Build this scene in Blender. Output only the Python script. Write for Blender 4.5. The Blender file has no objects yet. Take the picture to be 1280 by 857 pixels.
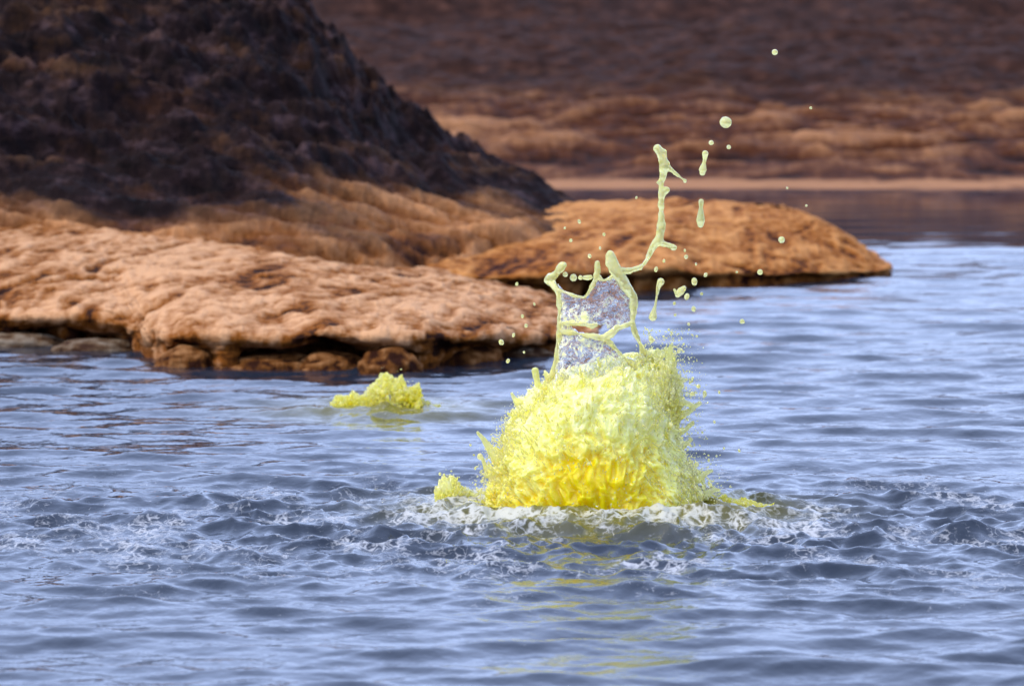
import bpy, math, random
import numpy as np
from mathutils import Vector, Matrix, Euler

# ------------------------------------------------------------------ camera
F = 6000.0                       # focal length in photo pixels (1280 wide)
CAM_H = 1.7
PITCH = math.atan(478.5 / F)     # horizon lies a little above the top edge
scene = bpy.context.scene
COL = scene.collection
cam_d = bpy.data.cameras.new('camera')
cam = bpy.data.objects.new('camera', cam_d)
COL.objects.link(cam)
cam.location = (0, 0, CAM_H)
cam.rotation_euler = (math.pi / 2 - PITCH, 0, 0)
cam_d.sensor_width = 36
cam_d.lens = F / 1280 * 36
cam_d.clip_end = 1000
cam_d.dof.use_dof = True
cam_d.dof.focus_distance = 14.85
cam_d.dof.aperture_fstop = 5.0
scene.camera = cam

# ------------------------------------------------------------------ sky, sun, exposure
SUN_EL, SUN_AZ = math.radians(50), math.radians(242)   # azimuth clockwise from +Y
world = bpy.data.worlds.new('World')
scene.world = world
world.use_nodes = True
wn, wl = world.node_tree.nodes, world.node_tree.links
wn.clear()
sky = wn.new('ShaderNodeTexSky')
sky.sky_type = 'NISHITA'
sky.sun_disc = False
sky.sun_elevation = SUN_EL
sky.sun_rotation = SUN_AZ
sky.dust_density = 3.0
wmix = wn.new('ShaderNodeMix'); wmix.data_type = 'RGBA'
wmix.inputs['Factor'].default_value = 0.8            # closed cloud cover over the blue
wmix.inputs['B'].default_value = (4.85, 6.1, 9.8, 1)
bg = wn.new('ShaderNodeBackground'); bg.inputs['Strength'].default_value = 0.12
wo = wn.new('ShaderNodeOutputWorld')
wl.new(sky.outputs[0], wmix.inputs['A'])
wl.new(wmix.outputs['Result'], bg.inputs['Color'])
wl.new(bg.outputs[0], wo.inputs['Surface'])

sun_d = bpy.data.lights.new('sun', 'SUN')
sun_d.energy = 1.5
sun_d.angle = math.radians(12)
sun_d.color = (1.0, 0.93, 0.82)
sun = bpy.data.objects.new('sun', sun_d)
COL.objects.link(sun)
sd = Vector((math.sin(SUN_AZ) * math.cos(SUN_EL), math.cos(SUN_AZ) * math.cos(SUN_EL), math.sin(SUN_EL)))
sun.rotation_euler = (-sd).to_track_quat('-Z', 'Y').to_euler()
sun.location = (-20, -8, 24)

scene.view_settings.view_transform = 'Standard'
scene.view_settings.look = 'None'
scene.view_settings.gamma = 1
scene.view_settings.exposure = 1.15
scene.view_settings.use_curve_mapping = False

# ------------------------------------------------------------------ helpers
rng = np.random.default_rng(7)
random.seed(7)
CP, SP = math.cos(PITCH), math.sin(PITCH)


def ray(px, py):
    x = (px - 640) / F
    y = -(py - 428.5) / F
    return np.array([x, CP + y * SP, y * CP - SP])


def at(px, py, Y):                      # photo pixel at a known distance
    d = ray(px, py)
    k = Y / d[1]
    return np.array([d[0] * k, Y, CAM_H + d[2] * k])


def ground(px, py, Z=0.0):              # photo pixel on a level surface
    d = ray(px, py)
    k = (Z - CAM_H) / d[2]
    return np.array([d[0] * k, d[1] * k, Z])


_perm = rng.permutation(4096).astype(np.int32)
_g = rng.normal(size=(4096, 3)).astype(np.float32)
_g /= np.linalg.norm(_g, axis=1)[:, None]


def noise3(P):
    P = np.asarray(P, dtype=np.float32)
    i = np.floor(P).astype(np.int32)
    f = P - i
    u = f * f * f * (f * (f * 6 - 15) + 10)
    out = 0
    for dx in (0, 1):
        hx = _perm[(i[:, 0] + dx) & 4095]
        wx = u[:, 0] if dx else 1 - u[:, 0]
        for dy in (0, 1):
            hy = _perm[(hx + i[:, 1] + dy) & 4095]
            wy = u[:, 1] if dy else 1 - u[:, 1]
            for dz in (0, 1):
                h = _perm[(hy + i[:, 2] + dz) & 4095]
                wz = u[:, 2] if dz else 1 - u[:, 2]
                g = _g[h]
                d = g[:, 0] * (f[:, 0] - dx) + g[:, 1] * (f[:, 1] - dy) + g[:, 2] * (f[:, 2] - dz)
                out = out + wx * wy * wz * d
    return out * 1.5


def fbm(P, freq, octs=4, gain=0.5, ridge=False):
    P = np.asarray(P, dtype=np.float32)
    s, a, tot = 0, 1.0, 0
    for k in range(octs):
        n = noise3(P * (freq * 2.03 ** k) + 13.7 * k)
        if ridge:
            n = 1 - 2 * np.abs(n)
        s = s + a * n
        tot += a
        a *= gain
    return s / tot


def smooth(x, a, b):
    t = np.clip((x - a) / (b - a), 0, 1)
    return t * t * (3 - 2 * t)


def mesh_obj(name, V, Fc, mat, parent=None, attrs=None, smooth_shade=True):
    V = np.ascontiguousarray(V, dtype=np.float32)
    Fc = np.ascontiguousarray(Fc, dtype=np.int32)
    me = bpy.data.meshes.new(name)
    n, k = Fc.shape
    me.vertices.add(len(V)); me.vertices.foreach_set('co', V.ravel())
    me.loops.add(n * k); me.loops.foreach_set('vertex_index', Fc.ravel())
    me.polygons.add(n)
    me.polygons.foreach_set('loop_start', np.arange(0, n * k, k, dtype=np.int32))
    me.polygons.foreach_set('loop_total', np.full(n, k, dtype=np.int32))
    me.update(calc_edges=True)
    me.polygons.foreach_set('use_smooth', np.full(n, smooth_shade, dtype=bool))
    for an, av in (attrs or {}).items():
        a = me.attributes.new(an, 'FLOAT', 'POINT')
        a.data.foreach_set('value', np.ascontiguousarray(av, dtype=np.float32))
    me.materials.append(mat)
    o = bpy.data.objects.new(name, me)
    COL.objects.link(o)
    o.parent = parent
    return o


def grid_faces(nr, nc):
    i = np.arange(nr * nc).reshape(nr, nc)
    return np.stack([i[:-1, :-1], i[:-1, 1:], i[1:, 1:], i[1:, :-1]], -1).reshape(-1, 4)


def grid_normals(P):                    # P (nr, nc, 3)
    du = np.gradient(P, axis=0); dv = np.gradient(P, axis=1)
    n = np.cross(dv, du)
    return n / (np.linalg.norm(n, axis=2, keepdims=True) + 1e-9)


def structure(o):
    o['kind'] = 'structure'
    return o


def tag(o, label, cat, group=None):
    o['label'] = label; o['category'] = cat
    if group:
        o['group'] = group
    return o


def empty(name, loc):
    o = bpy.data.objects.new(name, None)
    o.empty_display_size = 0.1
    o.location = loc
    COL.objects.link(o)
    return o


_t = (1 + 5 ** .5) / 2
ICO_V = np.array([(-1, _t, 0), (1, _t, 0), (-1, -_t, 0), (1, -_t, 0), (0, -1, _t), (0, 1, _t), (0, -1, -_t), (0, 1, -_t),
                  (_t, 0, -1), (_t, 0, 1), (-_t, 0, -1), (-_t, 0, 1)], dtype=float)
ICO_V /= np.linalg.norm(ICO_V[0])
ICO_F = np.array([(0, 11, 5), (0, 5, 1), (0, 1, 7), (0, 7, 10), (0, 10, 11), (1, 5, 9), (5, 11, 4), (11, 10, 2), (10, 7, 6), (7, 1, 8),
                  (3, 9, 4), (3, 4, 2), (3, 2, 6), (3, 6, 8), (3, 8, 9), (4, 9, 5), (2, 4, 11), (6, 2, 10), (8, 6, 7), (9, 8, 1)])


def subdiv_ico(V, Fc):
    V = [tuple(v) for v in V]; cache = {}; out = []

    def mid(a, b):
        k = (min(a, b), max(a, b))
        if k not in cache:
            m = np.array(V[a]) + np.array(V[b]); m /= np.linalg.norm(m)
            cache[k] = len(V); V.append(tuple(m))
        return cache[k]
    for a, b, c in Fc:
        ab, bc, ca = mid(a, b), mid(b, c), mid(c, a)
        out += [(a, ab, ca), (b, bc, ab), (c, ca, bc), (ab, bc, ca)]
    return np.array(V), np.array(out)


ICO2 = subdiv_ico(ICO_V, ICO_F)
ICO3 = subdiv_ico(*ICO2)
ICO4 = subdiv_ico(*ICO3)


def blobs_mesh(C, D, L, W, ico=ICO2):
    """ellipsoids at C, long axis D, half length L, half width W -> arrays"""
    V0, F0 = ico
    D = D / (np.linalg.norm(D, axis=1)[:, None] + 1e-9)
    ref = np.where(np.abs(D[:, 2:3]) > .9, np.array([[1., 0, 0]]), np.array([[0, 0, 1.]]))
    A = np.cross(D, ref); A /= np.linalg.norm(A, axis=1)[:, None]
    B = np.cross(D, A)
    V = (C[:, None, :] + V0[None, :, 0:1] * A[:, None] * W[:, None, None]
         + V0[None, :, 1:2] * B[:, None] * W[:, None, None] + V0[None, :, 2:3] * D[:, None] * L[:, None, None])
    n = len(V0)
    Fc = F0[None] + (np.arange(len(C)) * n)[:, None, None]
    return V.reshape(-1, 3), Fc.reshape(-1, 3)


def remesh(V, Fc, voxel, smooth_it=2, fac=.5):
    """fuse a heap of blobs into one skin"""
    tmp = mesh_obj('tmp', V, Fc, MAT_TMP)
    m = tmp.modifiers.new('r', 'REMESH'); m.mode = 'VOXEL'; m.voxel_size = voxel; m.adaptivity = 0
    if smooth_it:
        s = tmp.modifiers.new('s', 'SMOOTH'); s.iterations = smooth_it; s.factor = fac
    dg = bpy.context.evaluated_depsgraph_get()
    ev = tmp.evaluated_get(dg)
    me = ev.to_mesh()
    n = len(me.vertices)
    co = np.empty(n * 3, dtype=np.float32); me.vertices.foreach_get('co', co)
    no = np.empty(n * 3, dtype=np.float32); me.vertices.foreach_get('normal', no)
    q = np.empty(len(me.loops), dtype=np.int32); me.loops.foreach_get('vertex_index', q)
    Fq = q.reshape(-1, 4)
    ev.to_mesh_clear()
    md = tmp.data
    bpy.data.objects.remove(tmp); bpy.data.meshes.remove(md)
    return co.reshape(-1, 3).copy(), Fq.copy(), no.reshape(-1, 3).copy()


def tube_blobs(pts):
    """(x, y, z, r) chain -> dense spheres along it"""
    C, R = [], []
    for a, b in zip(pts[:-1], pts[1:]):
        a, b = np.array(a), np.array(b)
        n = max(2, int(np.linalg.norm(b[:3] - a[:3]) / max(min(a[3], b[3]) * .35, 1e-4)))
        for t in np.linspace(0, 1, n):
            p = a + (b - a) * t
            C.append(p[:3]); R.append(p[3])
    return np.array(C), np.array(R)


# ------------------------------------------------------------------ materials
class NT:
    def __init__(s, name):
        s.m = bpy.data.materials.new(name); s.m.use_nodes = True
        s.n, s.l = s.m.node_tree.nodes, s.m.node_tree.links
        s.n.clear()
        s.out = s.n.new('ShaderNodeOutputMaterial')

    def add(s, t, **kw):
        n = s.n.new(t)
        for k, v in kw.items():
            setattr(n, k, v)
        return n

    def link(s, a, b):
        s.l.new(a, b)

    def noise(s, scale, detail=4, rough=.55, vec=None, dist=0.0):
        n = s.add('ShaderNodeTexNoise')
        n.inputs['Scale'].default_value = scale; n.inputs['Detail'].default_value = detail
        n.inputs['Roughness'].default_value = rough; n.inputs['Distortion'].default_value = dist
        s.link(vec if vec is not None else s.coord(), n.inputs['Vector'])
        return n.outputs['Fac']

    def coord(s, scale=None, rot=None):
        g = s.add('ShaderNodeNewGeometry').outputs['Position']
        if scale is None and rot is None:
            return g
        m = s.add('ShaderNodeMapping'); s.link(g, m.inputs['Vector'])
        if scale: m.inputs['Scale'].default_value = scale
        if rot: m.inputs['Rotation'].default_value = rot
        return m.outputs[0]

    def math(s, op, a, b=None, c=None, clamp=False):
        n = s.add('ShaderNodeMath', operation=op, use_clamp=clamp)
        for i, v in enumerate((a, b, c)):
            if v is None: continue
            if isinstance(v, (int, float)): n.inputs[i].default_value = v
            else: s.link(v, n.inputs[i])
        return n.outputs[0]

    def ramp(s, fac, stops, interp='LINEAR'):
        r = s.add('ShaderNodeValToRGB'); r.color_ramp.interpolation = interp
        el = r.color_ramp.elements
        while len(el) < len(stops): el.new(.5)
        for e, (p, c) in zip(el, stops):
            e.position = p; e.color = (*c, 1) if len(c) == 3 else c
        s.link(fac, r.inputs[0])
        return r.outputs[0]

    def mixc(s, f, a, b, mode='MIX'):
        m = s.add('ShaderNodeMix'); m.data_type = 'RGBA'; m.blend_type = mode
        for key, v in (('Factor', f), ('A', a), ('B', b)):
            if isinstance(v, (int, float)): m.inputs[key].default_value = v
            elif isinstance(v, tuple): m.inputs[key].default_value = (*v, 1)
            else: s.link(v, m.inputs[key])
        return m.outputs['Result']

    def attr(s, name):
        return s.add('ShaderNodeAttribute', attribute_name=name).outputs['Fac']

    def bump(s, h, strength=.5, dist=.01, normal=None):
        b = s.add('ShaderNodeBump'); b.inputs['Strength'].default_value = strength; b.inputs['Distance'].default_value = dist
        s.link(h, b.inputs['Height'])
        if normal is not None: s.link(normal, b.inputs['Normal'])
        return b.outputs[0]

    def principled(s, **kw):
        p = s.add('ShaderNodeBsdfPrincipled')
        for k, v in kw.items():
            k = k.replace('_', ' ')
            if isinstance(v, (int, float)): p.inputs[k].default_value = v
            elif isinstance(v, tuple): p.inputs[k].default_value = (*v, 1) if len(v) == 3 and k != 'Subsurface Radius' else v
            else: s.link(v, p.inputs[k])
        return p

    def finish(s, shader):
        s.link(shader, s.out.inputs['Surface'])
        return s.m


MAT_TMP = bpy.data.materials.new('tmp')


def mat_water():
    t = NT('lake_water')
    foam, tint = t.attr('foam'), t.attr('tint')
    n1 = t.noise(9, 3, .55, t.coord((1, 1.0, 1)))
    n2 = t.noise(34, 3, .6)
    n3 = t.noise(75, 4, .65)
    h = t.math('MULTIPLY', t.math('ADD', t.math('MULTIPLY', n1, 1.0), t.math('MULTIPLY', n2, .22)), t.attr('calm'))
    h = t.math('ADD', h, t.math('MULTIPLY', n3, t.math('MULTIPLY', foam, .8)))
    nb = t.bump(h, .5, .012)
    # foam: lacy cells broken up by noise
    vo = t.add('ShaderNodeTexVoronoi', feature='DISTANCE_TO_EDGE'); vo.inputs['Scale'].default_value = 26
    wv = t.add('ShaderNodeVectorMath', operation='ADD')
    ns = t.add('ShaderNodeTexNoise'); ns.inputs['Scale'].default_value = 12; ns.inputs['Detail'].default_value = 4
    sc_ = t.add('ShaderNodeVectorMath', operation='SCALE'); sc_.inputs['Scale'].default_value = .16
    t.link(t.coord(), ns.inputs['Vector']); t.link(ns.outputs['Color'], sc_.inputs[0])
    t.link(t.coord((1, .55, 1)), wv.inputs[0]); t.link(sc_.outputs[0], wv.inputs[1])
    t.link(wv.outputs[0], vo.inputs['Vector'])
    lace = t.math('SUBTRACT', .55, t.math('MULTIPLY', vo.outputs['Distance'], 2.6))
    fm = t.math('ADD', t.math('MULTIPLY', foam, 1.9), t.math('MULTIPLY', t.math('SUBTRACT', n2, .5), 1.5))
    fm = t.math('ADD', fm, t.math('SUBTRACT', lace, .75))
    fm = t.math('MULTIPLY', fm, 1.3, clamp=True)
    fm = t.math('MULTIPLY', fm, .72)
    deep = t.mixc(tint, (.012, .017, .026), (.13, .11, .008))
    col = t.mixc(fm, deep, t.mixc(tint, (.46, .46, .46), (.50, .48, .36)))
    rough = t.math('ADD', .05, t.math('MULTIPLY', fm, .5))
    p = t.principled(Base_Color=col, Roughness=rough, IOR=1.33, Normal=nb)
    return t.finish(p.outputs[0])


def mat_salt(name, light, mid, deep_c, sc=1.0, flow_rot=.5, dark=None, low_tone=False):
    """salt crust: pale crests, hollows and pits going from ochre to near black, optional dark crust higher up"""
    t = NT(name)
    vec = t.coord((1, 1, 2.0))
    flow = t.coord((4.0 * sc, .5 * sc, 2 * sc), (0, 0, flow_rot))
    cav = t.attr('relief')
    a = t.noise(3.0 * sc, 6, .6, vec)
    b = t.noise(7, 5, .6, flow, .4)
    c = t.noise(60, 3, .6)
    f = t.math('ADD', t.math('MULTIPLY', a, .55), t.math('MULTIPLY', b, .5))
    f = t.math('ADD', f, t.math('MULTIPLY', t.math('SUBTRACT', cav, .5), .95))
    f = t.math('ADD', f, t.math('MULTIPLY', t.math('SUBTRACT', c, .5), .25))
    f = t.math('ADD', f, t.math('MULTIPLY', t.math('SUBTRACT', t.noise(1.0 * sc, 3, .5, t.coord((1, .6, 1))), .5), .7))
    if low_tone:      # near the water line the ramp shifts to deeper orange tones
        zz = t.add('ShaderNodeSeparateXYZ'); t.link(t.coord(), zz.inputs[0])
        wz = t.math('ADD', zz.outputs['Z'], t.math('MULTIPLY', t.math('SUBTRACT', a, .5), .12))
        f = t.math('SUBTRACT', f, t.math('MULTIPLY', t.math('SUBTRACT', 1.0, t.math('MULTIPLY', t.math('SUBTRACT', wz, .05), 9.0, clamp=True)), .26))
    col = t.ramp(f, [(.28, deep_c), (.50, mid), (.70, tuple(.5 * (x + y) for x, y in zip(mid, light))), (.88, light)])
    if dark is not None:
        z = t.attr('crust')
        d1 = t.noise(2.2, 5, .6, vec)
        df = t.math('ADD', z, t.math('MULTIPLY', t.math('SUBTRACT', d1, .5), .9))
        df = t.math('ADD', df, .02, clamp=True)
        dn = t.noise(5, 5, .65, vec)
        dcol = t.ramp(dn, [(.3, dark[0]), (.55, dark[1]), (.75, dark[2])])
        col = t.mixc(df, col, dcol)
    h = t.math('ADD', t.math('MULTIPLY', b, .7), t.math('MULTIPLY', t.noise(25 * sc, 5, .65), .5))
    nb = t.bump(h, .8, .03)
    p = t.principled(Base_Color=col, Roughness=.85, Specular_IOR_Level=.07, Normal=nb)
    return t.finish(p.outputs[0])


def mat_liquid(name, lo, hi, rough=.12, bscale=170, bstr=.6, froth=None, scat=.02, sss=1.0, transl=.2, clear=0.0):
    """turbid sulphur-yellow water: light scatters inside it; the froth attribute sets how pale it is"""
    t = NT(name)
    n = t.noise(40, 4, .65)
    n2 = t.noise(210, 3, .65)
    f = t.math('ADD', t.math('MULTIPLY', n, .5), t.math('MULTIPLY', n2, .5))
    if froth:
        f = t.math('ADD', t.math('MULTIPLY', t.math('SUBTRACT', f, .5), 1.5), t.attr(froth))
    mid = tuple(.5 * (x + y) for x, y in zip(lo, hi))
    col = t.ramp(f, [(.2, lo), (.5, mid), (.8, hi), (1.0, tuple(.82 * v + .18 * .98 for v in hi))])
    nb = t.bump(t.noise(bscale, 3, .6), bstr, .004)
    p = t.principled(Base_Color=col, Roughness=rough, IOR=1.36, Normal=nb, Subsurface_Weight=sss, Subsurface_Scale=scat,
                     Subsurface_Radius=(1.0, .93, .25), Transmission_Weight=clear, Specular_IOR_Level=.7)
    tr = t.add('ShaderNodeBsdfTranslucent'); t.link(col, tr.inputs['Color']); t.link(nb, tr.inputs['Normal'])
    mx = t.add('ShaderNodeMixShader'); mx.inputs[0].default_value = transl
    t.link(p.outputs[0], mx.inputs[1]); t.link(tr.outputs[0], mx.inputs[2])
    return t.finish(mx.outputs[0])


def mat_film():
    t = NT('clear_film')
    n = t.noise(24, 4, .6, None, 1.2)
    fr = t.attr('froth')
    rn = t.math('ABSOLUTE', t.math('SUBTRACT', t.noise(34, 3, .55, None, 1.8), .5))
    sq = t.math('SUBTRACT', .16, t.math('MULTIPLY', rn, 4.0))          # squiggly froth veins
    m = t.math('ADD', t.math('MULTIPLY', t.math('SUBTRACT', n, .5), 4.5), t.math('ADD', fr, t.math('MULTIPLY', sq, 2.2)), clamp=True)
    col = t.ramp(m, [(.2, (.80, .80, .82)), (1, (.9, .86, .34))])
    nb = t.bump(t.noise(42, 2, .5, None, 1.4), .55, .008)
    gl = t.principled(Base_Color=(.97, .97, .95), Roughness=.0, IOR=1.33, Transmission_Weight=1.0, Normal=nb)
    df = t.principled(Base_Color=col, Roughness=.2, IOR=1.33, Normal=nb)
    mx = t.add('ShaderNodeMixShader')
    t.link(t.math('ADD', .05, t.math('MULTIPLY', m, .85)), mx.inputs[0])
    t.link(gl.outputs[0], mx.inputs[1]); t.link(df.outputs[0], mx.inputs[2])
    return t.finish(mx.outputs[0])


M_WATER = mat_water()
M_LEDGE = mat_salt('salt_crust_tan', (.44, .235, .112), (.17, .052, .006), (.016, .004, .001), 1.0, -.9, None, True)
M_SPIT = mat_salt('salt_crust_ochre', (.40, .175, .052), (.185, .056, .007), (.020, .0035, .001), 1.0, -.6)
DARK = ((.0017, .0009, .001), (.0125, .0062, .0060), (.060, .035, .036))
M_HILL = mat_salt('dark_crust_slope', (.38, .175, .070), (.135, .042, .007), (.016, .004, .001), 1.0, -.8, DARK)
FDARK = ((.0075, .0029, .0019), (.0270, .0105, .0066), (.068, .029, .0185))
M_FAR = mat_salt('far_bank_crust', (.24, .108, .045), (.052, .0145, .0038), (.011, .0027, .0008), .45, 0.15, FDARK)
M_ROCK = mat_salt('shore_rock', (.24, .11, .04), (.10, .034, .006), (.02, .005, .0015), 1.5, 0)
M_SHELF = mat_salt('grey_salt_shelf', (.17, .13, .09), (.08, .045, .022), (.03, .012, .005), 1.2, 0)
M_SPRAY = mat_liquid('frothy_yellow_spray', (.94, .80, .01), (.985, .935, .38), .04, 150, .3, 'froth', .03, 1.0, .2, .7)
M_CORE = mat_liquid('golden_liquid', (.93, .70, .002), (.985, .925, .29), .05, 120, .40, 'froth', .04, 1.0, .15, .25)
M_STRAND = mat_liquid('pale_yellow_liquid', (.98, .87, .30), (1.0, .93, .55), .02, 45, .45, None, .012, 1.0, .12, .65)
M_FILM = mat_film()

# ------------------------------------------------------------------ lake
SPX, SPY = ground(748, 640)[:2]          # foot of the big spout
S2X, S2Y = ground(480, 512)[:2]          # foot of the small one


def wave_set(n, lmin, lmax, spread, amp, seed, power=1.0):
    r = np.random.default_rng(seed)
    lam = np.exp(r.uniform(math.log(lmin), math.log(lmax), n))
    ang = -math.pi / 2 + r.normal(size=n) * spread
    k = 2 * math.pi / lam
    a = amp * lam ** power
    a /= math.sqrt(n)
    return k, ang, a, r.uniform(0, 2 * math.pi, n)


def build_water():
    # rows: fine where the lake is seen, coarse around the viewpoint
    ys = [9.6]
    while ys[-1] < 38:
        ys.append(ys[-1] + max(.008, .72 * 1.25 * ys[-1] ** 2 / (CAM_H * F)))
    ys = np.array([-40, -25, -12, -4, 0, 3, 5, 6.5, 7.5, 8.3, 9, 9.4] + ys + [39, 41, 44, 50, 60])
    u = np.concatenate([[-60, -30, -14, -7, -4, -2.5, -1.7, -1.3, -1.1], np.linspace(-1, 1, 600), [1.1, 1.3, 1.7, 2.5, 4, 7, 14, 30, 60]])
    w = np.clip(ys, 9, 40) * .1125 + .12
    X = w[:, None] * u[None, :]
    Y = np.repeat(ys[:, None], len(u), 1)
    x, y = X.ravel(), Y.ravel()
    dy = np.repeat(np.gradient(ys)[:, None], len(u), 1).ravel()
    # where the lake is rough: churned band round the spout, calm in the lee of the far bank
    d1 = np.sqrt(((x - SPX) / 2.1) ** 2 + ((y - SPY + .45) / 1.25) ** 2)
    churn = np.exp(-d1 ** 2)
    d2 = np.sqrt(((x - S2X) / .35) ** 2 + ((y - S2Y) / .45) ** 2)
    churn2 = np.exp(-d2 ** 2)
    calm = 1 - .95 * smooth(y + 3.0 * fbm(np.stack([x * .25, y * .35, 0 * x], 1), 1.0, 3), 22.5, 33.0) ** .7
    P2 = np.stack([x * .8, y * .35, 0 * x], 1)
    gust = .75 + .5 * fbm(P2, .9, 2)
    zx = np.zeros_like(x); zy = np.zeros_like(x); z = np.zeros_like(x)
    sets = [(wave_set(26, .28, .85, .30, .028, 3), gust), (wave_set(34, .09, .28, .42, .033, 4), gust),
            (wave_set(30, .05, .11, .8, .011, 6), gust + 1.8 * churn),
            (wave_set(56, .06, .30, 1.0, .085, 5), churn + .7 * churn2)]
    for (k, ang, a, ph), mod in sets:
        for ki, an, ai, pi_ in zip(k, ang, a, ph):
            lam = 2 * math.pi / ki
            fade = smooth(lam / (dy * max(abs(math.sin(an)), .2) + 1e-6), 2.2, 4.5)
            th = ki * (x * math.cos(an) + y * math.sin(an)) + pi_
            A = ai * mod * fade
            z += A * np.sin(th)
            c = A * np.cos(th) * .8
            zx += c * math.cos(an); zy += c * math.sin(an)
    # water heaped up and thrown about right under the spouts
    rr = np.sqrt(((x - SPX) / .42) ** 2 + ((y - SPY) / .42) ** 2)
    heap = .015 * np.exp(-(rr - .95) ** 2 * 6)
    rr2 = np.sqrt((x - S2X) ** 2 + (y - S2Y) ** 2)
    heap += .012 * np.exp(-(rr2 / .26) ** 2)
    P = np.stack([x, y, 0 * x], 1)
    near = (churn > .02) | (churn2 > .02)
    tur = np.zeros_like(x)
    tur[near] = fbm(P[near], 6.5, 4, .55, True)
    z += calm * 0 + heap * (1 + 1.6 * tur) + (churn + .6 * churn2) * (tur - .2) * .02
    z *= calm; zx *= calm; zy *= calm
    fo = np.zeros_like(x)
    fp = P[near] * np.array([.8, .62, 1])
    fn = fbm(fp, 2.4, 4, .55, True) * .6 + fbm(fp + 7, 5.2, 3) * .5
    ring = np.exp(-(np.maximum(0, np.abs(rr[near] - .86) - .05) / .26) ** 2)
    frontw = .55 + .45 * smooth(np.abs(x[near] - SPX), .1, .35)
    fo[near] = (.62 * churn[near] ** .7 * smooth(fn, .10, .70) + .42 * ring * frontw * smooth(fn, .05, .6)
                + .40 * churn2[near] * smooth(fn, 0, .5))
    fo = np.clip(fo, 0, 1)
    tint = np.exp(-np.maximum(0, rr - .7) ** 2 / .55) * .9 + .9 * np.exp(-(rr2 / .42) ** 2)
    V = np.stack([x + zx, y + zy, z], 1)
    o = mesh_obj('lake_water', V, grid_faces(len(ys), len(u))[:, ::-1][:, ::-1], M_WATER, None,
                 {'foam': fo, 'tint': np.clip(tint, 0, 1), 'calm': calm})
    return structure(o)


build_water()


# ------------------------------------------------------------------ banks
def resample(pts, n):
    pts = np.array(pts, float)
    # Catmull-Rom through the points, then even spacing of the first two columns
    P = np.vstack([2 * pts[0] - pts[1], pts, 2 * pts[-1] - pts[-2]])
    out = []
    for i in range(1, len(P) - 2):
        for t in np.linspace(0, 1, 24, endpoint=False):
            a, b, c, d = P[i - 1], P[i], P[i + 1], P[i + 2]
            out.append(.5 * ((2 * b) + (-a + c) * t + (2 * a - 5 * b + 4 * c - d) * t * t + (-a + 3 * b - 3 * c + d) * t ** 3))
    out = np.array(out + [pts[-1]])
    s = np.r_[0, np.cumsum(np.linalg.norm(np.diff(out[:, :2], axis=0), axis=1))]
    q = np.linspace(0, s[-1], n)
    return np.stack([np.interp(q, s, out[:, k]) for k in range(out.shape[1])], 1), q


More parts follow.
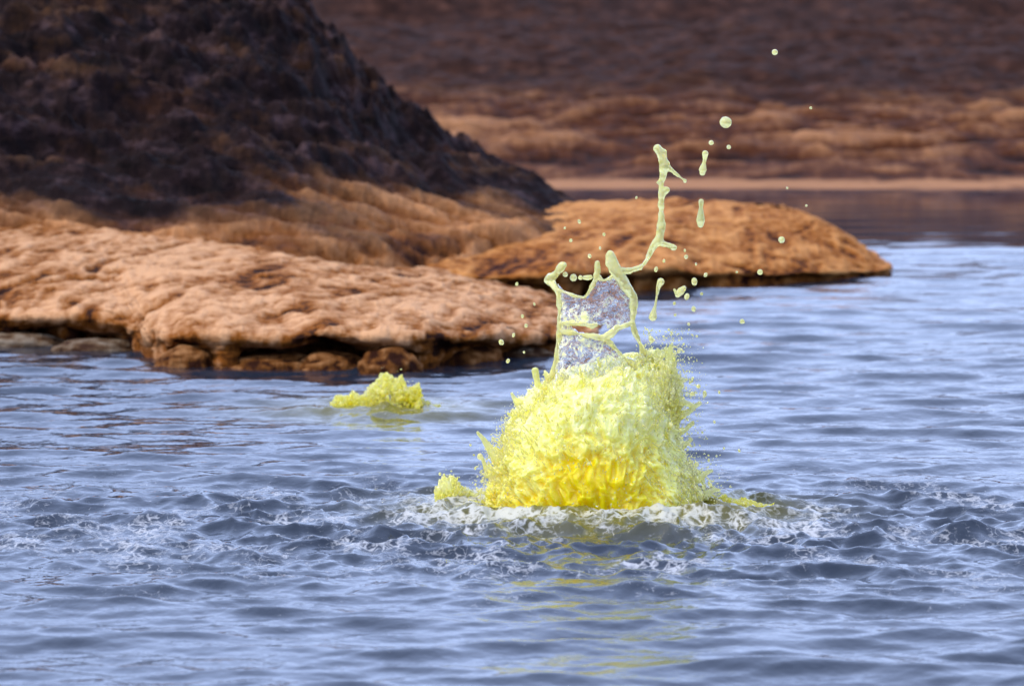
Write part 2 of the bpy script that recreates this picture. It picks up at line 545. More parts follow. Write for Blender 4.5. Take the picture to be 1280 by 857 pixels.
def build_ledge(name, ctrl, ns, mat, seed, und_amp, amp, rows_top=210, flowdir=(.28, .96), wob=.05):
    """ctrl: shore x, y, lip height, undercut depth, spine x, y, z"""
    C, s = resample(ctrl, ns)
    sh, lip, und, sp = C[:, :2].copy(), C[:, 2], C[:, 3], C[:, 4:7]
    q = np.stack([s, 0 * s + seed, 0 * s], 1)
    inw = sp[:, :2] - sh
    Ln = np.linalg.norm(inw, axis=1); dirn = inw / Ln[:, None]
    sh += dirn * (wob * fbm(q, 1.6, 4) + wob * .55 * fbm(q, 9, 3))[:, None]
    lipn = lip * (1 + .5 * fbm(q + 31, 2.2, 4))
    cave = np.clip(und * (.35 + 1.6 * np.clip(fbm(q + 57, 3.6, 3) + .15, -.2, 1)), .0, .6) * und_amp * 1.3
    rows = []
    # foot of the wall under the lip, cave roof, lip, top
    for zf, inset in ((-.5, 1.05), (-.1, 1.0), (.1, 1.0), (.25, 1.0), (.36, .96), (.44, .85), (.5, .66), (.54, .45), (.58, .25), (.63, .09),
                      (.69, -.02), (.76, -.06), (.83, -.06), (.9, -.02)):
        off = inset * cave + .0 + (.03 if inset < 0 else 0) * (inset * 10)
        p = np.zeros((ns, 3)); p[:, :2] = sh + dirn * off[:, None] if hasattr(off, '__len__') else sh
        p[:, 2] = zf * lipn if zf > 0 else zf * .12
        rows.append(p)
    lo = np.array(rows)
    # refine the lip rows
    k = np.linspace(0, len(lo) - 1, 64)
    k0 = np.minimum(k.astype(int), len(lo) - 2); fr = (k - k0)[:, None, None]
    lo = lo[k0] * (1 - fr) + lo[k0 + 1] * fr
    tt = np.linspace(0, 1, rows_top) ** 1.35
    d = .03 + tt[:, None] * (Ln[None] - .03)
    top = np.zeros((rows_top, ns, 3))
    top[:, :, :2] = sh[None] + dirn[None] * d[..., None]
    prof = 1 - (1 - tt[:, None]) ** 1.6
    roundlip = .08 * lipn[None] * (1 - np.exp(-d / .06))
    top[:, :, 2] = lipn[None] * .9 + roundlip + (sp[None, :, 2] - lipn[None]) * prof
    G = np.concatenate([lo, top], 0)
    N = grid_normals(G)
    N[N[..., 2] < -.999] = (0, 0, 1)
    fl = G.reshape(-1, 3)
    # crusted relief: rounded bosses, flow wrinkles, pits
    rot = np.array([[flowdir[0], flowdir[1], 0], [-flowdir[1], flowdir[0], 0], [0, 0, 1]])
    fp = (fl + .10 * np.stack([noise3(fl * 3 + 5), noise3(fl * 3 + 9), noise3(fl * 3 + 2)], 1)) @ rot.T * np.array([.11, 1.15, 1])
    big = fbm(fl * np.array([1, 1, 1.5]), 1.5, 3)
    med = fbm(fp, 6.0, 4, .55, True)
    sm = fbm(fl, 15, 4, .6)
    pit = -np.clip(fbm(fl * np.array([.8, 1, 1]) + 40, 3.6, 3) - .27, 0, 1) * 3.2
    disp = amp * (1.3 * big + 1.1 * (med - .25) + .40 * sm + pit)
    relief = np.clip(.5 + .6 * (med - .3) + .55 * sm + .5 * pit, 0, 1)
    Nf = N.reshape(-1, 3)
    taper = np.ones(len(fl)); taper *= smooth(fl[:, 2], -.05, .05)
    V = fl + Nf * (disp * taper)[:, None]
    o = mesh_obj(name, V, grid_faces(G.shape[0], G.shape[1]), mat, None, {'relief': relief})
    return structure(o)


def gp(px, py):
    return tuple(ground(px, py)[:2])


def sxyz(px, py, Y):
    return tuple(at(px, py, Y))


build_ledge('salt_shore', [
    (-6.5, 22.6, .15, .25, -6.5, 25.5, .45),
    (-3.6, 21.7, .15, .25, -4.2, 24.6, .42),
    (*gp(0, 431), .15, .25, -2.9, 24.3, .38),
    (*gp(90, 434), .155, .28, -2.6, 24.2, .37),
    (*gp(165, 440), .15, .30, -2.3, 24.0, .36),
    (*gp(205, 455), .15, .12, -2.0, 23.8, .35),
    (*gp(275, 461), .16, .40, -1.75, 23.5, .335),
    (*gp(350, 462), .17, .32, -1.5, 23.3, .325),
    (*gp(430, 463), .19, .42, -1.2, 23.0, .31),
    (*gp(510, 463), .18, .22, -.95, 22.6, .29),
    (*gp(580, 458), .155, .20, -.75, 22.2, .27),
    (*gp(640, 450), .13, .12, -.55, 22.0, .25),
    (*gp(700, 444), .10, .08, -.45, 21.95, .24),
    (.36, 21.3, .08, .05, -.42, 22.0, .24),
    (.36, 22.0, .07, .05, -.42, 22.1, .24),
    (.25, 22.8, .07, .03, -.45, 21.75, .21),
    (-.1, 23.9, .09, .02, -.9, 22.0, .24),
    (-.8, 24.9, .12, .02, -1.4, 22.6, .27),
    (-2.0, 25.5, .14, .02, -2.3, 23.3, .31),
    (-6.5, 26.8, .2, .02, -6.5, 25.2, .42)], 760, M_LEDGE, 3.0, 1.0, .027, wob=.065)

build_ledge('salt_spit', [
    (-1.6, 24.0, .13, .2, -1.6, 26.6, .33),
    (-.8, 24.3, .13, .25, -1.0, 26.8, .32),
    (*gp(640, 373), .13, .30, -.25, 26.9, .31),
    (*gp(720, 372), .14, .34, .2, 27.0, .325),
    (*gp(800, 366), .14, .26, .65, 27.0, .345),
    (*gp(870, 362), .12, .18, 1.0, 27.0, .35),
    (*gp(940, 358), .08, .09, 1.3, 26.9, .335),
    (*gp(1010, 353), .07, .10, 1.45, 26.75, .315),
    (*gp(1060, 349), .05, .06, 1.52, 26.65, .30),
    (*gp(1098, 345), .04, .03, 1.55, 26.6, .295),
    (*gp(1111, 340), .04, .02, 1.55, 26.65, .295),
    (*gp(1100, 332), .04, .02, 1.52, 26.8, .30),
    (*gp(1060, 318), .05, .02, 1.4, 27.0, .32),
    (1.5, 28.6, .05, .02, 1.0, 26.7, .325),
    (.8, 29.2, .05, .02, .5, 26.7, .315),
    (-.3, 29.6, .05, .02, -.3, 26.6, .295),
    (-1.4, 29.8, .05, .02, -1.4, 26.4, .29)], 560, M_SPIT, 11.0, 1.0, .021, 170)


def build_hill():
    xs = np.concatenate([np.linspace(-14, -3.4, 40, endpoint=False), np.linspace(-3.4, 1.2, 460)])
    ys = np.concatenate([np.linspace(22.6, 29.5, 340), np.linspace(29.8, 36, 24)])
    X, Y = np.meshgrid(xs, ys)
    x, y = X.ravel(), Y.ravel()
    ridge = np.interp(x, [-14, -6, -4, -2.4, -1.7, -1.17, -.855, -.63, -.18, .0, .225, .47, .75, 1.2],
                      [2.4, 2.3, 2.05, 1.82, 1.6, 1.33, 1.00, .76, .53, .46, .37, .27, .12, -.12])
    y0 = np.interp(x, [-14, -4, -2.4, -1.2, -.4, .4, 1.2], [22.4, 22.9, 23.2, 23.6, 24.6, 25.6, 26.2])
    ytop = np.interp(x, [-14, -3, -1.2, 0, 1.2], [28.2, 28.0, 27.6, 27.2, 27.0])
    t = np.clip((y - y0) / (ytop - y0), 0, 1)
    base = .16 + .12 * smooth(y, 22.8, 24.2)
    up = np.clip((t - .08) / .92, 0, 1)
    h = base * smooth(ridge, -.1, .45) * smooth(y, y0 - .5, y0 + .15) - .12 * (1 - smooth(y, y0 - .5, y0)) + np.clip(ridge - base, -.3, 9) * (up ** 1.25 * (1.35 - .35 * up))
    back = smooth(y, ytop + .6, ytop + 5.5)
    h = h * (1 - back) - .15 * back
    P = np.stack([x, y, h], 1)
    amp = .11 + .20 * smooth(h, .30, .9)
    warp = .25 * np.stack([noise3(P * 1.5 + 3), noise3(P * 1.5 + 8), 0 * x], 1)
    rid = fbm((P + warp) * np.array([.75, 1.2, 1.6]), 1.7, 6, .5, True)
    f2 = fbm(P * np.array([.55, 1, 1.4]), 4.6, 5, .60)
    d = amp * (.80 * (rid - .35) + .85 * f2) * (1 - back * .5)
    Z = h + d
    crust = smooth(h + .10 * f2 + .28 * fbm(P * np.array([.6, 1, 1]), 1.1, 3) - np.interp(x, [-4, -2.4, -1.2, -.2, .5], [.12, .11, .02, -.12, -.24]), .27, .52)
    relief = np.clip(.5 + .6 * (rid - .35) + .5 * f2, 0, 1)
    V = np.stack([x - d * .15, y - d * .5, Z], 1)
    return structure(mesh_obj('dark_hill', V, grid_faces(len(ys), len(xs)), M_HILL, None, {'relief': relief, 'crust': crust}))


build_hill()


def build_far():
    xs = np.concatenate([np.linspace(-90, -7, 40, endpoint=False), np.linspace(-7, 7, 330), np.linspace(7.4, 90, 40)])
    ys = np.concatenate([np.linspace(34.6, 50, 280), np.linspace(50.2, 75, 110), np.linspace(76, 190, 40)])
    X, Y = np.meshgrid(xs, ys)
    x, y = X.ravel(), Y.ravel()
    shore = 35.75 + .35 * fbm(np.stack([x, 0 * x, 0 * x], 1), .25, 3)
    yy = y - shore
    h = np.interp(yy, [-1.5, -.3, 0, .9, 1.3, 2.2, 3.4, 5.2, 7.5, 10, 14, 20, 40, 160],
                  [-.3, -.06, .0, .035, .075, .17, .27, .36, .56, .80, 1.12, 2.2, 4.8, 13.0])  # slope above the view raised so its reflection darkens the far channel
    P = np.stack([x, y, 0 * x], 1)
    n1 = fbm(P * np.array([.5, 1, 1]), .42, 4, .5)
    rid = fbm(P * np.array([.55, 1.1, 1]), 1.1, 5, .55, True)
    f2 = fbm(P, 2.6, 5, .6)
    m = smooth(yy, .5, 2.5)
    d = m * (.20 * n1 * (1 + .06 * np.clip(yy, 0, 60)) + .14 * (rid - .3) + .10 * f2) + .008 * f2
    crust = smooth(yy + 2.2 * n1 + .8 * f2, 4.6, 8.0)
    relief = np.clip(.36 + .55 * (rid - .35) + .45 * f2 + .45 * np.exp(-((yy - 3.4) / .9) ** 2) * smooth(n1, -.1, .25)
                     + .55 * (1 - smooth(yy, .55, 1.0)) * smooth(yy, -.1, .15), 0, 1.3)
    V = np.stack([x, y - .3 * d, h + d], 1)
    return structure(mesh_obj('far_bank', V, grid_faces(len(ys), len(xs)), M_FAR, None, {'relief': relief, 'crust': crust}))


build_far()


# ------------------------------------------------------------------ rocks under the ledge
def rock(px, py, wpx, hpx, seed, label, mat=None, depth=.8, group=None):
    g = ground(px, py)
    mpp = g[1] / F
    V0, F0 = ICO4
    P = V0 + seed * 3.1
    r = 1 + .30 * fbm(P, 1.1, 3) + .13 * fbm(P, 3.2, 4)
    V = V0 * r[:, None]
    V[:, 2] = np.sign(V[:, 2]) * np.abs(V[:, 2]) ** .85
    V *= np.array([wpx * mpp / 2, wpx * mpp / 2 * depth, hpx * mpp * .95])
    rel = np.clip(.5 + 1.1 * fbm(P, 3.2, 4), 0, 1)
    o = mesh_obj('salt_rock', V, F0, mat or M_ROCK, None, {'relief': rel})
    o.location = (g[0], g[1] + .06, -.01)
    o.rotation_euler = (0, 0, seed)
    o.rotation_euler.z = (seed * 1.7) % .6 - .3
    tag(o, label, 'rock', group)
    return o


rock(345, 461, 130, 24, 1, 'low wide orange salt rock lying in the water beside the dark cave')
rock(412, 463, 92, 27, 2, 'rounded orange salt rock wedged between two dark caves under the ledge')
rock(484, 465, 84, 36, 3, 'pinkish pointed salt rock jutting into the water right of the cave mouth')
rock(236, 459, 86, 32, 4, 'brown lumpy salt rock joined to the ledge left of the dark cave')
rock(560, 452, 130, 36, 5, 'large smooth ochre boulder sloping into the water below the ledge')
rock(275, 463, 22, 7, 6, 'small grey pebble of salt in front of the cave mouth')
rock(650, 447, 90, 20, 8, 'low grey salt rock at the water line behind the spray', M_SHELF)
rock(120, 438, 120, 17, 9, 'flat grey salt slab at the foot of the ledge', M_SHELF, .6)
rock(30, 432, 110, 20, 10, 'flat brown salt slab under the low dark overhang', M_SHELF, .6)


# ------------------------------------------------------------------ the big yellow spout
Y0 = SPY
MPP = Y0 / F                     # metres per photo pixel at the spout


def sp(px, py, dy=0.0):
    return at(px, py, Y0 + dy)


spout = empty('yellow_water_spout', (SPX, SPY, 0))
tag(spout, 'tall bright yellow water spout bursting up with a torn crown of liquid', 'water spout')
OFF = np.array([SPX, SPY, 0])

SIL_Y = [645, 620, 590, 560, 530, 505, 485, 465, 450, 438]
SIL_L = [600, 604, 609, 618, 632, 650, 673, 700, 765, 815]
SIL_R = [893, 888, 872, 850, 850, 852, 851, 847, 842, 838]


def hull(py):
    l = np.interp(-py, -np.array(SIL_Y), SIL_L)
    r = np.interp(-py, -np.array(SIL_Y), SIL_R)
    return l, r


def build_core():
    """the burst itself: one dense streaked skin of aerated liquid"""
    nr, nc = 300, 540
    pys = np.linspace(652, 440, nr)
    th = np.linspace(0, 2 * math.pi, nc)
    l, r = hull(pys)
    r = r - np.interp(-pys, [-652, -620, -590, -560, -520, -490, -470, -440], [2, 7, 7, 1, 2, 8, 12, 10])
    l = l + np.interp(-pys, [-652, -600, -560, -500, -440], [2, 4, 3, 2, 0])
    cx, a = (l + r) / 2, (r - l) / 2 * .93
    k = np.clip((np.arange(nr) - nr * .72) / (nr * .28), 0, 1)
    a = a * np.sqrt(np.maximum(1 - k ** 2.6, .002))
    c = np.array([sp(x_, y_) for x_, y_ in zip(cx, pys)])
    G = np.zeros((nr, nc, 3))
    G[:, :, 0] = c[:, 0:1] + (a * MPP)[:, None] * np.cos(th)
    G[:, :, 1] = c[:, 1:2] + (np.minimum(a * MPP, .29) * .88)[:, None] * np.sin(th)
    G[:, :, 2] = c[:, 2:3]
    fl = G.reshape(-1, 3)
    N = np.stack([fl[:, 0] - SPX, (fl[:, 1] - SPY) * 1.1, .35 * fl[:, 2]], 1); N /= np.linalg.norm(N, axis=1)[:, None] + 1e-9
    ux = fl[:, 0] - SPX
    # flow coordinates: rising jets lean outwards, the right-hand curtain falls outwards
    phi = np.arctan2(ux, fl[:, 2] + .22); rad = np.hypot(ux, fl[:, 2] + .22)
    qr = np.stack([phi * .42, fl[:, 1], rad * .26], 1)
    qc = np.stack([ux + .75 * (fl[:, 2] - .1), fl[:, 1], (fl[:, 2] - .75 * ux) * .24], 1)
    kc = (smooth(ux, .10, .17) * smooth(fl[:, 2], .30, .22))[:, None]
    q = np.where(kc > .5, qc + 3, qr)
    w = np.stack([noise3(fl * 14), noise3(fl * 14 + 7), noise3(fl * 14 + 3)], 1) * .035
    st = fbm(q + w * .28, 21, 4, .6, True)
    fine = fbm(q * np.array([1, 1, 1.3]) + w * .2, 80, 3, .65)
    big = fbm(fl + w, 8, 3)
    jag = fbm(fl * np.array([1, 1, .7]) + w, 17, 3, .6, True)
    d = .036 * big + .022 * (st - .3) + .0045 * fine + .026 * np.clip(jag - .35, 0, 1) * smooth(fl[:, 2], .0, .08)
    V = fl + N * d[:, None]
    # froth tone: paler high up and on the curtain, thick golden liquid low in the middle of the near side
    px = 748 + ux / MPP; py = 640 - fl[:, 2] / MPP
    gold = np.exp(-(((px - 740) / 58) ** 2 + ((py - 606) / 58) ** 2)) * (fl[:, 1] < SPY)
    fr = .41 + .46 * smooth(fl[:, 2], .06, .36) + .55 * (st - .3) + .30 * fine + .25 * big - .80 * gold
    fr += .18 * smooth(ux, .12, .26) * smooth(fl[:, 2], .34, .2) - .12 * smooth(fl[:, 2], .10, .0)
    return mesh_obj('liquid_core', V - OFF, grid_faces(nr, nc), M_CORE, spout, {'froth': fr})


build_core()


def build_spray():
    n = 16000
    r = rng
    py = 645 - 205 * r.random(n) ** 1.05
    l, rr_ = hull(py)
    th = r.uniform(0, 2 * math.pi, n)
    front = r.random(n) < .72
    th = np.where(front, -np.abs(((th + math.pi) % (2 * math.pi)) - math.pi), th)      # mostly the near half
    rho = np.where(r.random(n) < .8, r.normal(.955, .04, n), r.uniform(.8, 1.0, n))
    rho = np.minimum(rho, 1.03)
    cx, a = (l + rr_) / 2, (rr_ - l) / 2
    x = cx + a * rho * np.cos(th)
    b = np.minimum(a * MPP, .29) * .9
    dyv = b * rho * np.sin(th)
    z = CAM_H - (py + 50) / F * Y0 * 1.0
    # a window low in the front where the thick golden liquid shows through
    win = ((x - 742) / 50) ** 2 + ((py - 605) / 48) ** 2
    keep = ~((win < 1) & (dyv < 0) & (r.random(n) < .93 - .5 * win))
    # thinner towards the crown
    keep &= r.random(n) < np.clip(.06 + .40 * smooth(np.abs(np.cos(th)), .75, .98) + .10 * smooth(py, 480, 450) + .22 * smooth(x, 800, 850), 0, 1)
    keep &= ~((py < 470) & (x < 760) & (r.random(n) < .5))
    x, py, dyv, rho, th, cx, a = (q[keep] for q in (x, py, dyv, rho, th, cx, a))
    n = len(x)
    C = np.array([sp(X_, p_, d_) for X_, p_, d_ in zip(x, py, dyv)])
    hrel = np.clip((645 - py) / 200, 0, 1)
    outx = (x - cx) / np.maximum(a, 1)
    D = C - (OFF + np.array([0, 0, -.22])); D /= np.linalg.norm(D, axis=1)[:, None]
    D = D + r.normal(0, .28, (n, 3))
    # curtain falling outwards on the right
    cur = (x > 800) & (py > 540)
    D[cur] = np.stack([np.full(cur.sum(), .75), r.normal(0, .3, cur.sum()), np.full(cur.sum(), -1.0)], 1) + r.normal(0, .15, (cur.sum(), 3))
    Lh = np.exp(r.normal(math.log(.0062), .65, n)); W = np.exp(r.normal(math.log(.0027), .42, n))
    Lh = np.maximum(Lh, W)
    V, Fc = blobs_mesh(C, D, Lh, W)
    extra_C, extra_R = [], []
    spikes = [[(625, 575, 9), (612, 560, 5), (603, 547, 3), (597, 540, 2)], [(676, 492, 6), (671, 475, 4), (669, 463, 4.5)],
              [(618, 600, 7), (607, 585, 3), (603, 572, 2)], [(842, 500, 5), (856, 503, 4), (868, 508, 3), (874, 504, 3)],
              [(846, 522, 6), (858, 516, 4), (866, 511, 3)], [(840, 480, 5), (850, 478, 3), (858, 474, 2)],
              [(836, 452, 6), (838, 440, 4), (839, 432, 3)], [(826, 455, 5), (823, 443, 3), (822, 436, 2)],
              [(812, 450, 6), (806, 438, 3)], [(650, 505, 6), (643, 498, 3), (640, 492, 2)], [(690, 480, 7), (684, 470, 4), (681, 464, 2)],
              [(872, 598, 6), (884, 590, 3), (890, 588, 2)], [(882, 618, 5), (892, 612, 3), (899, 612, 2)],
              [(848, 560, 6), (858, 555, 3), (864, 549, 2.5)], [(849, 540, 5), (858, 536, 3), (863, 531, 3)]]
    # torn tongues of liquid all round the outline
    for _ in range(170):
        tp = r.uniform(452, 632)
        tl, tr_ = (float(v) for v in hull(tp))
        ct = r.choice([-1, 1]) * r.uniform(.55, 1.0) if r.random() < .8 else r.uniform(-.6, .6)
        st_ = -math.sqrt(1 - ct * ct) * (1 if r.random() < .75 else -1)
        ha = (tr_ - tl) / 2
        base = sp((tl + tr_) / 2 + ha * .9 * ct, tp, min(ha * MPP, .29) * .85 * st_)
        dv = base - (OFF + np.array([0, 0, -.20])); dv /= np.linalg.norm(dv)
        if base[0] > SPX + .15 and base[2] < .2: dv = np.array([.7, st_ * .4, -.5 * r.random()])
        dv = dv + r.normal(0, .22, 3)
        ln = math.exp(r.normal(math.log(.030), .45)); r0 = r.uniform(.003, .0062)
        mid = base + dv * ln * .55 + r.normal(0, .003, 3)
        tip = base + dv * ln + np.array([0, 0, -ln * .25]) + r.normal(0, .004, 3)
        c_, r_ = tube_blobs([(*base, r0), (*mid, r0 * .5), (*tip, .0016)])
        extra_C.append(c_); extra_R.append(r_)
        if r.random() < .6:
            extra_C.append(np.array([tip + dv * ln * r.uniform(.05, .5)])); extra_R.append(np.array([r.uniform(.0018, .0036)]))
    for s_ in spikes:
        c_, r_ = tube_blobs([(*sp(a_, b_, -.03), c2 * MPP) for a_, b_, c2 in s_])
        extra_C.append(c_); extra_R.append(r_)
    eC, eR = np.vstack(extra_C), np.concatenate(extra_R)
    V2, F2 = blobs_mesh(eC, np.tile([[0, 0, 1.]], (len(eC), 1)), eR, eR)
    V, Fc = np.vstack([V, V2]), np.vstack([Fc, F2 + len(V)])
    co, q, no = remesh(V, Fc, .0020, 1, .35)
    co = co + no * (.0022 * fbm(co * np.array([1, 1, .6]), 90, 2))[:, None]
    hz = co[:, 2]
    fr = .72 + .55 * fbm(co, 7, 3) + .18 * smooth(hz, .12, .36) - .12 * smooth(hz, .14, 0)
    # the right-hand curtain is thin, pale and watery
    fr += .35 * smooth(co[:, 0], SPX + .13, SPX + .26) * smooth(hz, .30, .15)
    return mesh_obj('spray', co - OFF, q, M_SPRAY, spout, {'froth': fr})


o = build_spray()

# fine drops torn off all round the burst: too many to count
n = 2600
py = 640 - 230 * rng.random(n) ** 1.2
l, r_ = hull(py)
side = rng.random(n)
x = np.where(side < .3, l - np.abs(rng.normal(0, 7, n)), np.where(side < .72, r_ + np.abs(rng.normal(0, 13, n)), rng.uniform(l, r_)))
dyv = np.where(side < .72, rng.normal(0, .12, n), -.26 - np.abs(rng.normal(0, .02, n)))
C = np.array([sp(a, b, c) for a, b, c in zip(x, py, dyv)])
C[:, 2] = np.maximum(C[:, 2], .015)
W = np.exp(rng.normal(math.log(.0013), .5, n))
V, Fc = blobs_mesh(C - OFF, rng.normal(size=(n, 3)) + [0, 0, .6], W * rng.uniform(1, 2.2, n), W, (ICO_V, ICO_F))
fine = mesh_obj('fine_drops', V, Fc, M_STRAND, spout)
fine['kind'] = 'stuff'


# crown of thin films above the burst
def in_poly(px, py, poly):
    inside = np.zeros(px.shape, bool)
    j = len(poly) - 1
    for i in range(len(poly)):
        xi, yi = poly[i]; xj, yj = poly[j]
        c = ((yi > py) != (yj > py)) & (px < (xj - xi) * (py - yi) / (yj - yi + 1e-9) + xi)
        inside ^= c
        j = i
    return inside


def crown_depth(px, py):
    u = np.clip((np.asarray(px, float) - 748) / 60, -1, 1)
    return -.09 * np.sqrt(1 - u * u) - .02


def build_film(polys, holes, name, froth_fn):
    step = 1.1
    gx = np.arange(684, 815, step); gy = np.arange(325, 500, step)
    X, Y = np.meshgrid(gx, gy)
    wx = X + 2.0 * noise3(np.stack([X.ravel() * .11, Y.ravel() * .11, 0 * X.ravel()], 1)).reshape(X.shape)
    wy = Y + 2.0 * noise3(np.stack([X.ravel() * .11, Y.ravel() * .11, 0 * X.ravel() + 9], 1)).reshape(X.shape)
    m = np.zeros(X.shape, bool)
    for p in polys: m |= in_poly(wx, wy, p)
    for p in holes: m &= ~in_poly(wx, wy, p)
    P = np.array([sp(a, b, c) for a, b, c in zip(X.ravel(), Y.ravel(), crown_depth(X.ravel(), Y.ravel()))])
    wob = .006 * fbm(P, 22, 3)
    th = .0026 + .0024 * fbm(P, 26, 2, .5)
    front = P.copy(); front[:, 1] += wob - np.maximum(th, .0008)
    bk = P.copy(); bk[:, 1] += wob + np.maximum(.0026 + .0024 * fbm(P + 4, 24, 2, .5), .0008)
    q = grid_faces(*X.shape)
    mv = m.ravel()
    q = q[mv[q].all(1)]
    nv = len(P)
    # close the edges
    e = np.vstack([q[:, [0, 1]], q[:, [1, 2]], q[:, [2, 3]], q[:, [3, 0]]])
    key = np.sort(e, 1); kk = key[:, 0].astype(np.int64) * nv + key[:, 1]
    uq, inv, cnt = np.unique(kk, return_inverse=True, return_counts=True)
    be = e[cnt[inv] == 1]
    sides = np.stack([be[:, 1], be[:, 0], be[:, 0] + nv, be[:, 1] + nv], 1)
    Fall = np.vstack([q, q[:, ::-1] + nv, sides])
    V = np.vstack([front, bk])
    used = np.unique(Fall); mp = np.full(len(V), -1); mp[used] = np.arange(len(used))
    fr = froth_fn(np.r_[X.ravel(), X.ravel()], np.r_[Y.ravel(), Y.ravel()])
    return mesh_obj(name, V[used] - OFF, mp[Fall], M_FILM, spout, {'froth': fr[used]})


UP = [(697, 352), (704, 362), (718, 368), (733, 371), (741, 352), (750, 346), (759, 351), (766, 346), (776, 352), (790, 375), (792, 405),
      (765, 412), (740, 405), (715, 406), (699, 400)]
LOW = [(698, 398), (716, 404), (738, 410), (758, 418), (766, 430), (780, 446), (806, 440), (812, 470), (760, 490), (690, 492), (694, 455), (697, 425)]
H1 = [(714, 407), (728, 406), (742, 411), (757, 405), (759, 411), (755, 418), (740, 417), (722, 413)]
H2 = [(766, 426), (774, 416), (784, 415), (793, 424), (802, 440), (800, 450), (782, 444)]
build_film([UP], [H1, H2], 'clear_film', lambda X, Y: -.1 + .75 * smooth(Y, 376, 400) * smooth(X, 752, 722))
build_film([LOW], [H1, H2], 'clear_film', lambda X, Y: .34 + .35 * smooth(X, 715, 697))

# thick rims, lobes and the long strand thrown up from the crown
CH = [
    [(762, 319, 7), (765, 328, 9), (774, 345, 9), (784, 362, 8), (792, 372, 6.5), (792, 388, 4), (790, 404, 4.5), (796, 421, 4), (804, 438, 4), (808, 450, 5)],
    [(776, 338, 6), (788, 338, 5), (800, 334, 4), (806, 328, 3.2), (811, 319, 3), (816, 309, 5), (823, 300, 8), (826, 286, 6), (827, 262, 5), (826.5, 244, 4.3),
     (826, 231, 4.3), (829, 217, 5), (831, 204, 7.5), (827, 191, 8), (823, 186, 6.5)],
    [(824, 303, 5), (834, 306, 4), (842, 309, 5.5)], [(827, 243, 4), (833, 237.5, 5)], [(832, 208, 5), (840, 213, 2.6), (850, 221, 2.8), (856, 226, 4)],
    [(822, 228, 3.5), (824, 225, 3)],
    [(704, 331, 4.5), (700, 337, 6), (692, 344, 6.5), (686, 350, 6), (693, 358, 5), (698, 368, 3.5), (699, 384, 2.6), (699, 398, 3.5), (699, 412, 4),
     (697, 430, 3.2), (695, 450, 3.5), (690, 468, 5), (684, 482, 7)],
    [(697, 362, 3), (706, 365, 2.6), (718, 370, 2.4), (731, 372, 2.2), (738, 362, 2.6), (744, 350, 2.8), (747, 340, 3), (747, 329, 4)],
    [(747, 345, 2.5), (754, 351, 2.2), (762, 348, 2.6), (768, 343, 3)],
    [(699, 404, 3.5), (712, 404, 3), (728, 405, 3.4), (740, 408, 4), (746, 406, 3)], [(699, 413, 3.5), (715, 416, 3), (735, 419, 3.2), (754, 422, 5), (763, 417, 6), (772, 410, 5.5), (783, 406, 5), (790, 403, 5)],
    [(758, 424, 4), (768, 434, 3.2), (780, 446, 4), (792, 456, 5)],
]
for part, chains in (('crown_rim', [CH[0]] + CH[6:]), ('long_strand', CH[1:6])):
    C, R = [], []
    for ch in chains:
        c_, r_ = tube_blobs([(*sp(a, b, float(crown_depth(a, b)) - .004), c * MPP * .86) for a, b, c in ch])
        C.append(c_); R.append(r_)
    C, R = np.vstack(C), np.concatenate(R)
    V, Fc = blobs_mesh(C, np.tile([[0, 0, 1.]], (len(C), 1)), R, R)
    co, q, no = remesh(V, Fc, .0022, 4, .5)
    co = co + no * (.0080 * fbm(co, 22, 2) + .0030 * fbm(co, 55, 3))[:, None]
    mesh_obj(part, co - OFF, q, M_STRAND, spout)


# ------------------------------------------------------------------ drops in the air (each its own)
def drop_mesh(name, chain):
    c_, r_ = tube_blobs([(a, 0, b, c) for a, b, c in chain])
    V, Fc = blobs_mesh(c_, np.tile([[0, 0, 1.]], (len(c_), 1)), r_, r_)
    co, q, no = remesh(V, Fc, .0016, 3, .5)
    return co, q


def long_drop(chain, label, dy=0.0):
    p0 = sp(chain[0][0], chain[0][1], dy)
    pts = []
    for a, b, c in chain:
        p = sp(a, b, dy) - p0
        pts.append((p[0], p[2], c * MPP))
    co, q = drop_mesh('d', pts)
    o = mesh_obj('water_drop', co, q, M_STRAND)
    o.location = p0
    return tag(o, label, 'drop', 'drops flung into the air')


long_drop([(881.5, 192, 4.2), (881, 199, 2.6), (880, 204, 2.4), (878.5, 212, 5), (878, 216, 4)],
          'stretched pale drop of two beads below the largest round drop', -.05)
long_drop([(876.5, 252, 3.6), (876.3, 259, 2.6), (876, 266, 4), (875.7, 275, 5.8), (875.7, 281, 4)],
          'pale teardrop with a thin neck hanging beside the middle of the tall strand', .05)
long_drop([(826, 352, 4.8), (823, 358, 3), (821, 370, 1.5), (819, 382, 1.6), (817, 390, 3.4), (816, 396, 5.4)],
          'long thin dumbbell drop falling right of the crown', -.08)
long_drop([(855, 360, 3.2), (851, 364, 5), (847, 369, 3.2), (843, 362, 1.6)], 'crooked lumpy drop beside the dumbbell drop', -.02)
long_drop([(731, 347, 3), (735, 347, 3.6), (738, 346.5, 3.2)], 'oval drop touching the gap in the crown rim', -.06)

base_me = None
V0, F0 = ICO3
tmp = mesh_obj('water_drop', V0 * (1 + .06 * noise3(V0 * 1.3 + 4))[:, None], F0, M_STRAND)
base_me = tmp.data
bpy.data.objects.remove(tmp)


def drop(px, py, r, label, group=None, dy=None, stretch=1.0):
    o = bpy.data.objects.new('water_drop', base_me)
    COL.objects.link(o)
    o.location = sp(px, py, random.uniform(-.15, .15) if dy is None else dy)
    s = r * MPP
    o.scale = (s, s, s * stretch)
    o.rotation_euler = (random.uniform(-.4, .4), random.uniform(-.5, .5), random.uniform(0, 6))
    return tag(o, label, 'drop', group)


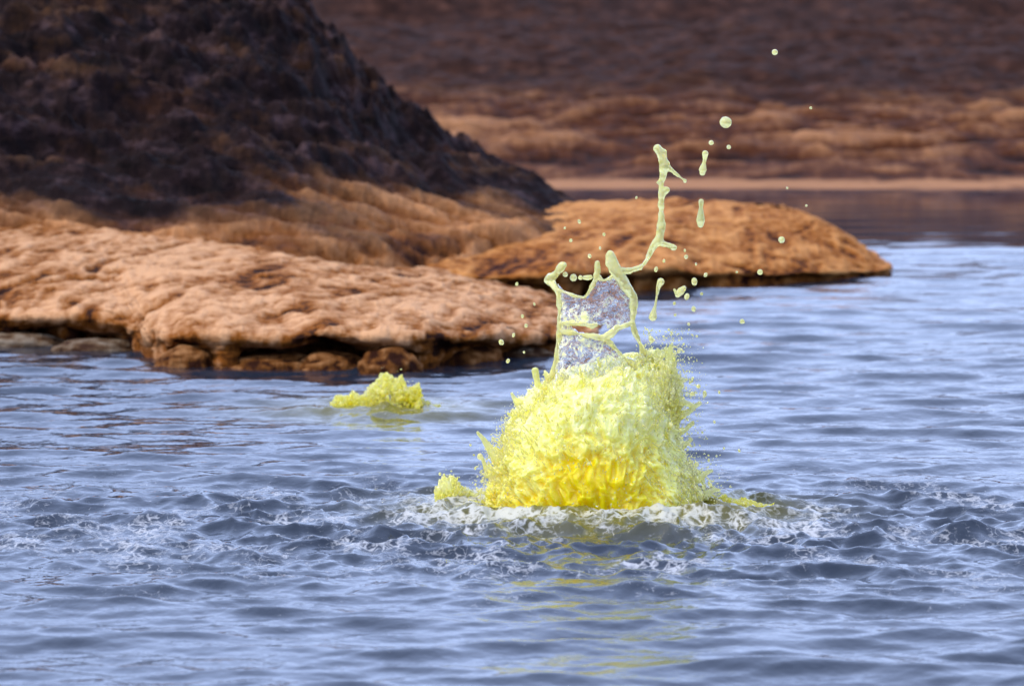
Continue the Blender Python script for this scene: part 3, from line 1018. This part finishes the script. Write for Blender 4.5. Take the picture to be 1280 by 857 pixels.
drop(907, 153, 7.6, 'largest round pale yellow drop, high above the tip of the strand', 'drops flung into the air', 0, .95)
drop(968.5, 65.5, 3.8, 'highest small drop, alone in front of the dark far bank', 'drops flung into the air')
for a, b, c in [(889, 178.5, 3.2), (911, 184, 2.8), (1013.5, 135, 1.8)]:
    drop(a, b, c, 'tiny pale drop flying near the largest round drop', 'tiny drops round the largest drop')
for a, b, c in [(977, 299.6, 4.2), (950, 340, 3.6), (927.6, 401.6, 3.2), (921, 340, 1.5), (984, 235, 1.5), (1008, 257, 1.6)]:
    drop(a, b, c, 'small white drop flying over the spit tip and open water', 'drops over the spit')
for a, b, c in [(868, 352, 3.8), (882, 343.5, 2.3), (858.5, 370.6, 3.2), (867, 386, 2.8), (843, 379, 1.9), (877, 367, 1.9), (820, 336.5, 2.4), (857.6, 321, 2.6),
                (830, 326, 1.8), (844, 393.5, 1.8), (856, 313, 1.5), (814, 424, 3.2), (848.5, 439, 2.4), (836, 412, 1.6), (795.5, 247, 1.5), (870, 330, 1.4), (861, 405, 1.7), (871, 420, 1.5)]:
    drop(a, b, c, 'tiny drop scattered between the crown and the tall strand on its right', 'tiny drops right of the crown', None, random.uniform(1, 1.5))
for a, b, c in [(713.6, 300.5, 2), (737, 320, 2.4), (724, 277, 1.9), (755, 293, 1.9), (750, 310, 1.5), (646, 355, 2), (653, 395, 2), (657.6, 407, 2.3), (642, 418.6, 2),
                (626.6, 427.6, 3.2), (635, 451, 2.3), (668, 380, 1.4), (655, 440, 1.5), (706, 285, 1.4)]:
    drop(a, b, c, 'tiny drop flying over the tan salt ledge beside the crown', 'tiny drops over the ledge', None, random.uniform(1, 1.6))
for a, b, c in [(706.6, 343, 3.3), (716.7, 347, 4.6), (725.5, 347, 3)]:
    drop(a, b, c, 'round pale bead in the row bridging the gap of the crown rim', 'beads in the crown gap', -.07)
for a, b, c in [(852, 482, 3.6), (873, 482.5, 2.8), (881, 492, 2.6), (865.5, 492, 3.2), (865.5, 529, 2.8), (871, 580, 2.8), (878, 540, 1.6), (886, 575, 1.6), (893, 527, 1.5),
                (899, 490, 1.5), (905, 560, 1.4), (924, 563, 1.6)]:
    drop(a, b, c, 'small clear drop thrown off the ragged side of the yellow burst', 'drops beside the burst', None, random.uniform(1, 1.7))
for a, b, c in [(600, 570.5, 3.6), (550, 592, 1.8), (594, 585, 1.6), (588, 556, 1.5)]:
    drop(a, b, c, 'small white drop over the water beside the little yellow lump', 'drops near the lump', None, random.uniform(1, 1.4))


# ------------------------------------------------------------------ smaller bubbling spouts
def small_spout(name, label, base_px, prof, n, voxel, seed, depth=.7, froth=.5, sway=.35):
    """prof: (px, top py) outline; mound of blobs under it"""
    r = np.random.default_rng(seed)
    bx, by = base_px
    g = ground(bx, by)
    mpp = g[1] / F
    px = np.array([p[0] for p in prof], float); py_ = np.array([p[1] for p in prof], float)
    x = r.uniform(px[0], px[-1], n)
    top = np.interp(x, px, py_)
    hh = by - top
    v = r.random(n) ** .7
    half = np.maximum(4, np.sqrt(np.maximum(hh, 1)) * 5.5)
    dep = r.normal(0, .42, n) * half * np.sqrt(np.clip(1 - v * .8, .05, 1))
    z = v * hh * np.clip(1 - (np.abs(dep) / (half * 1.5)) ** 2, .15, 1)
    C = np.stack([g[0] + (x - bx) * mpp, g[1] + dep * mpp * depth * 1.6, z * mpp + .006], 1)
    D = np.stack([(x - bx) * .012 + r.normal(0, sway, n), r.normal(0, sway, n), np.ones(n)], 1)
    L = np.exp(r.normal(math.log(.0105), .4, n)); W = np.exp(r.normal(math.log(.0062), .3, n))
    V, Fc = blobs_mesh(C, D, np.maximum(L, W), W)
    co, q, no = remesh(V, Fc, voxel, 1, .4)
    co = co + no * (.0022 * fbm(co, 80, 2))[:, None]
    fr = froth + .5 * fbm(co, 11, 3) + .25 * smooth(co[:, 2], .02, .10)
    e = empty(name, g)
    mesh_obj('froth_mound', co - g, q, M_SPRAY, e, {'froth': fr})
    m = 120
    C2 = np.stack([g[0] + (r.uniform(px[0], px[-1], m) - bx) * mpp, g[1] + r.normal(0, .05, m), np.zeros(m)], 1)
    C2[:, 2] = (by - np.interp((C2[:, 0] - g[0]) / mpp + bx, px, py_)) * mpp * r.uniform(.6, 1.25, m) + .004
    W2 = np.exp(r.normal(math.log(.0016), .4, m))
    V2, F2 = blobs_mesh(C2 - g, r.normal(size=(m, 3)), W2 * 1.4, W2, (ICO_V, ICO_F))
    fd = mesh_obj('fine_drops', V2, F2, M_STRAND, e); fd['kind'] = 'stuff'
    return tag(e, label, 'water spout')


small_spout('yellow_water_spout', 'small bubbling yellow spout near the salt ledge with froth on one side', (480, 514),
            [(414, 509), (422, 496), (432, 499), (442, 493), (452, 498), (462, 486), (470, 480), (476, 471), (482, 466), (490, 472), (498, 474), (503, 474), (507, 486), (516, 486),
             (524, 480), (527, 490), (530, 506), (548, 511)], 900, .0038, 21, .7, .42)
small_spout('yellow_water_spout', 'little pale yellow lump of water beside the foot of the tall burst', (572, 634),
            [(545, 622), (549, 606), (556, 600), (565, 597), (571, 602), (577, 612), (588, 618), (597, 622), (607, 628)], 420, .0036, 22, .7, .62)
small_spout('yellow_water_spout', 'low olive yellow swell at the foot of the falling curtain', (915, 640),
            [(882, 630), (892, 624), (905, 627), (918, 630), (932, 628), (944, 634), (962, 638)], 300, .0036, 23, .8, .35)
bpy.data.materials.remove(MAT_TMP)
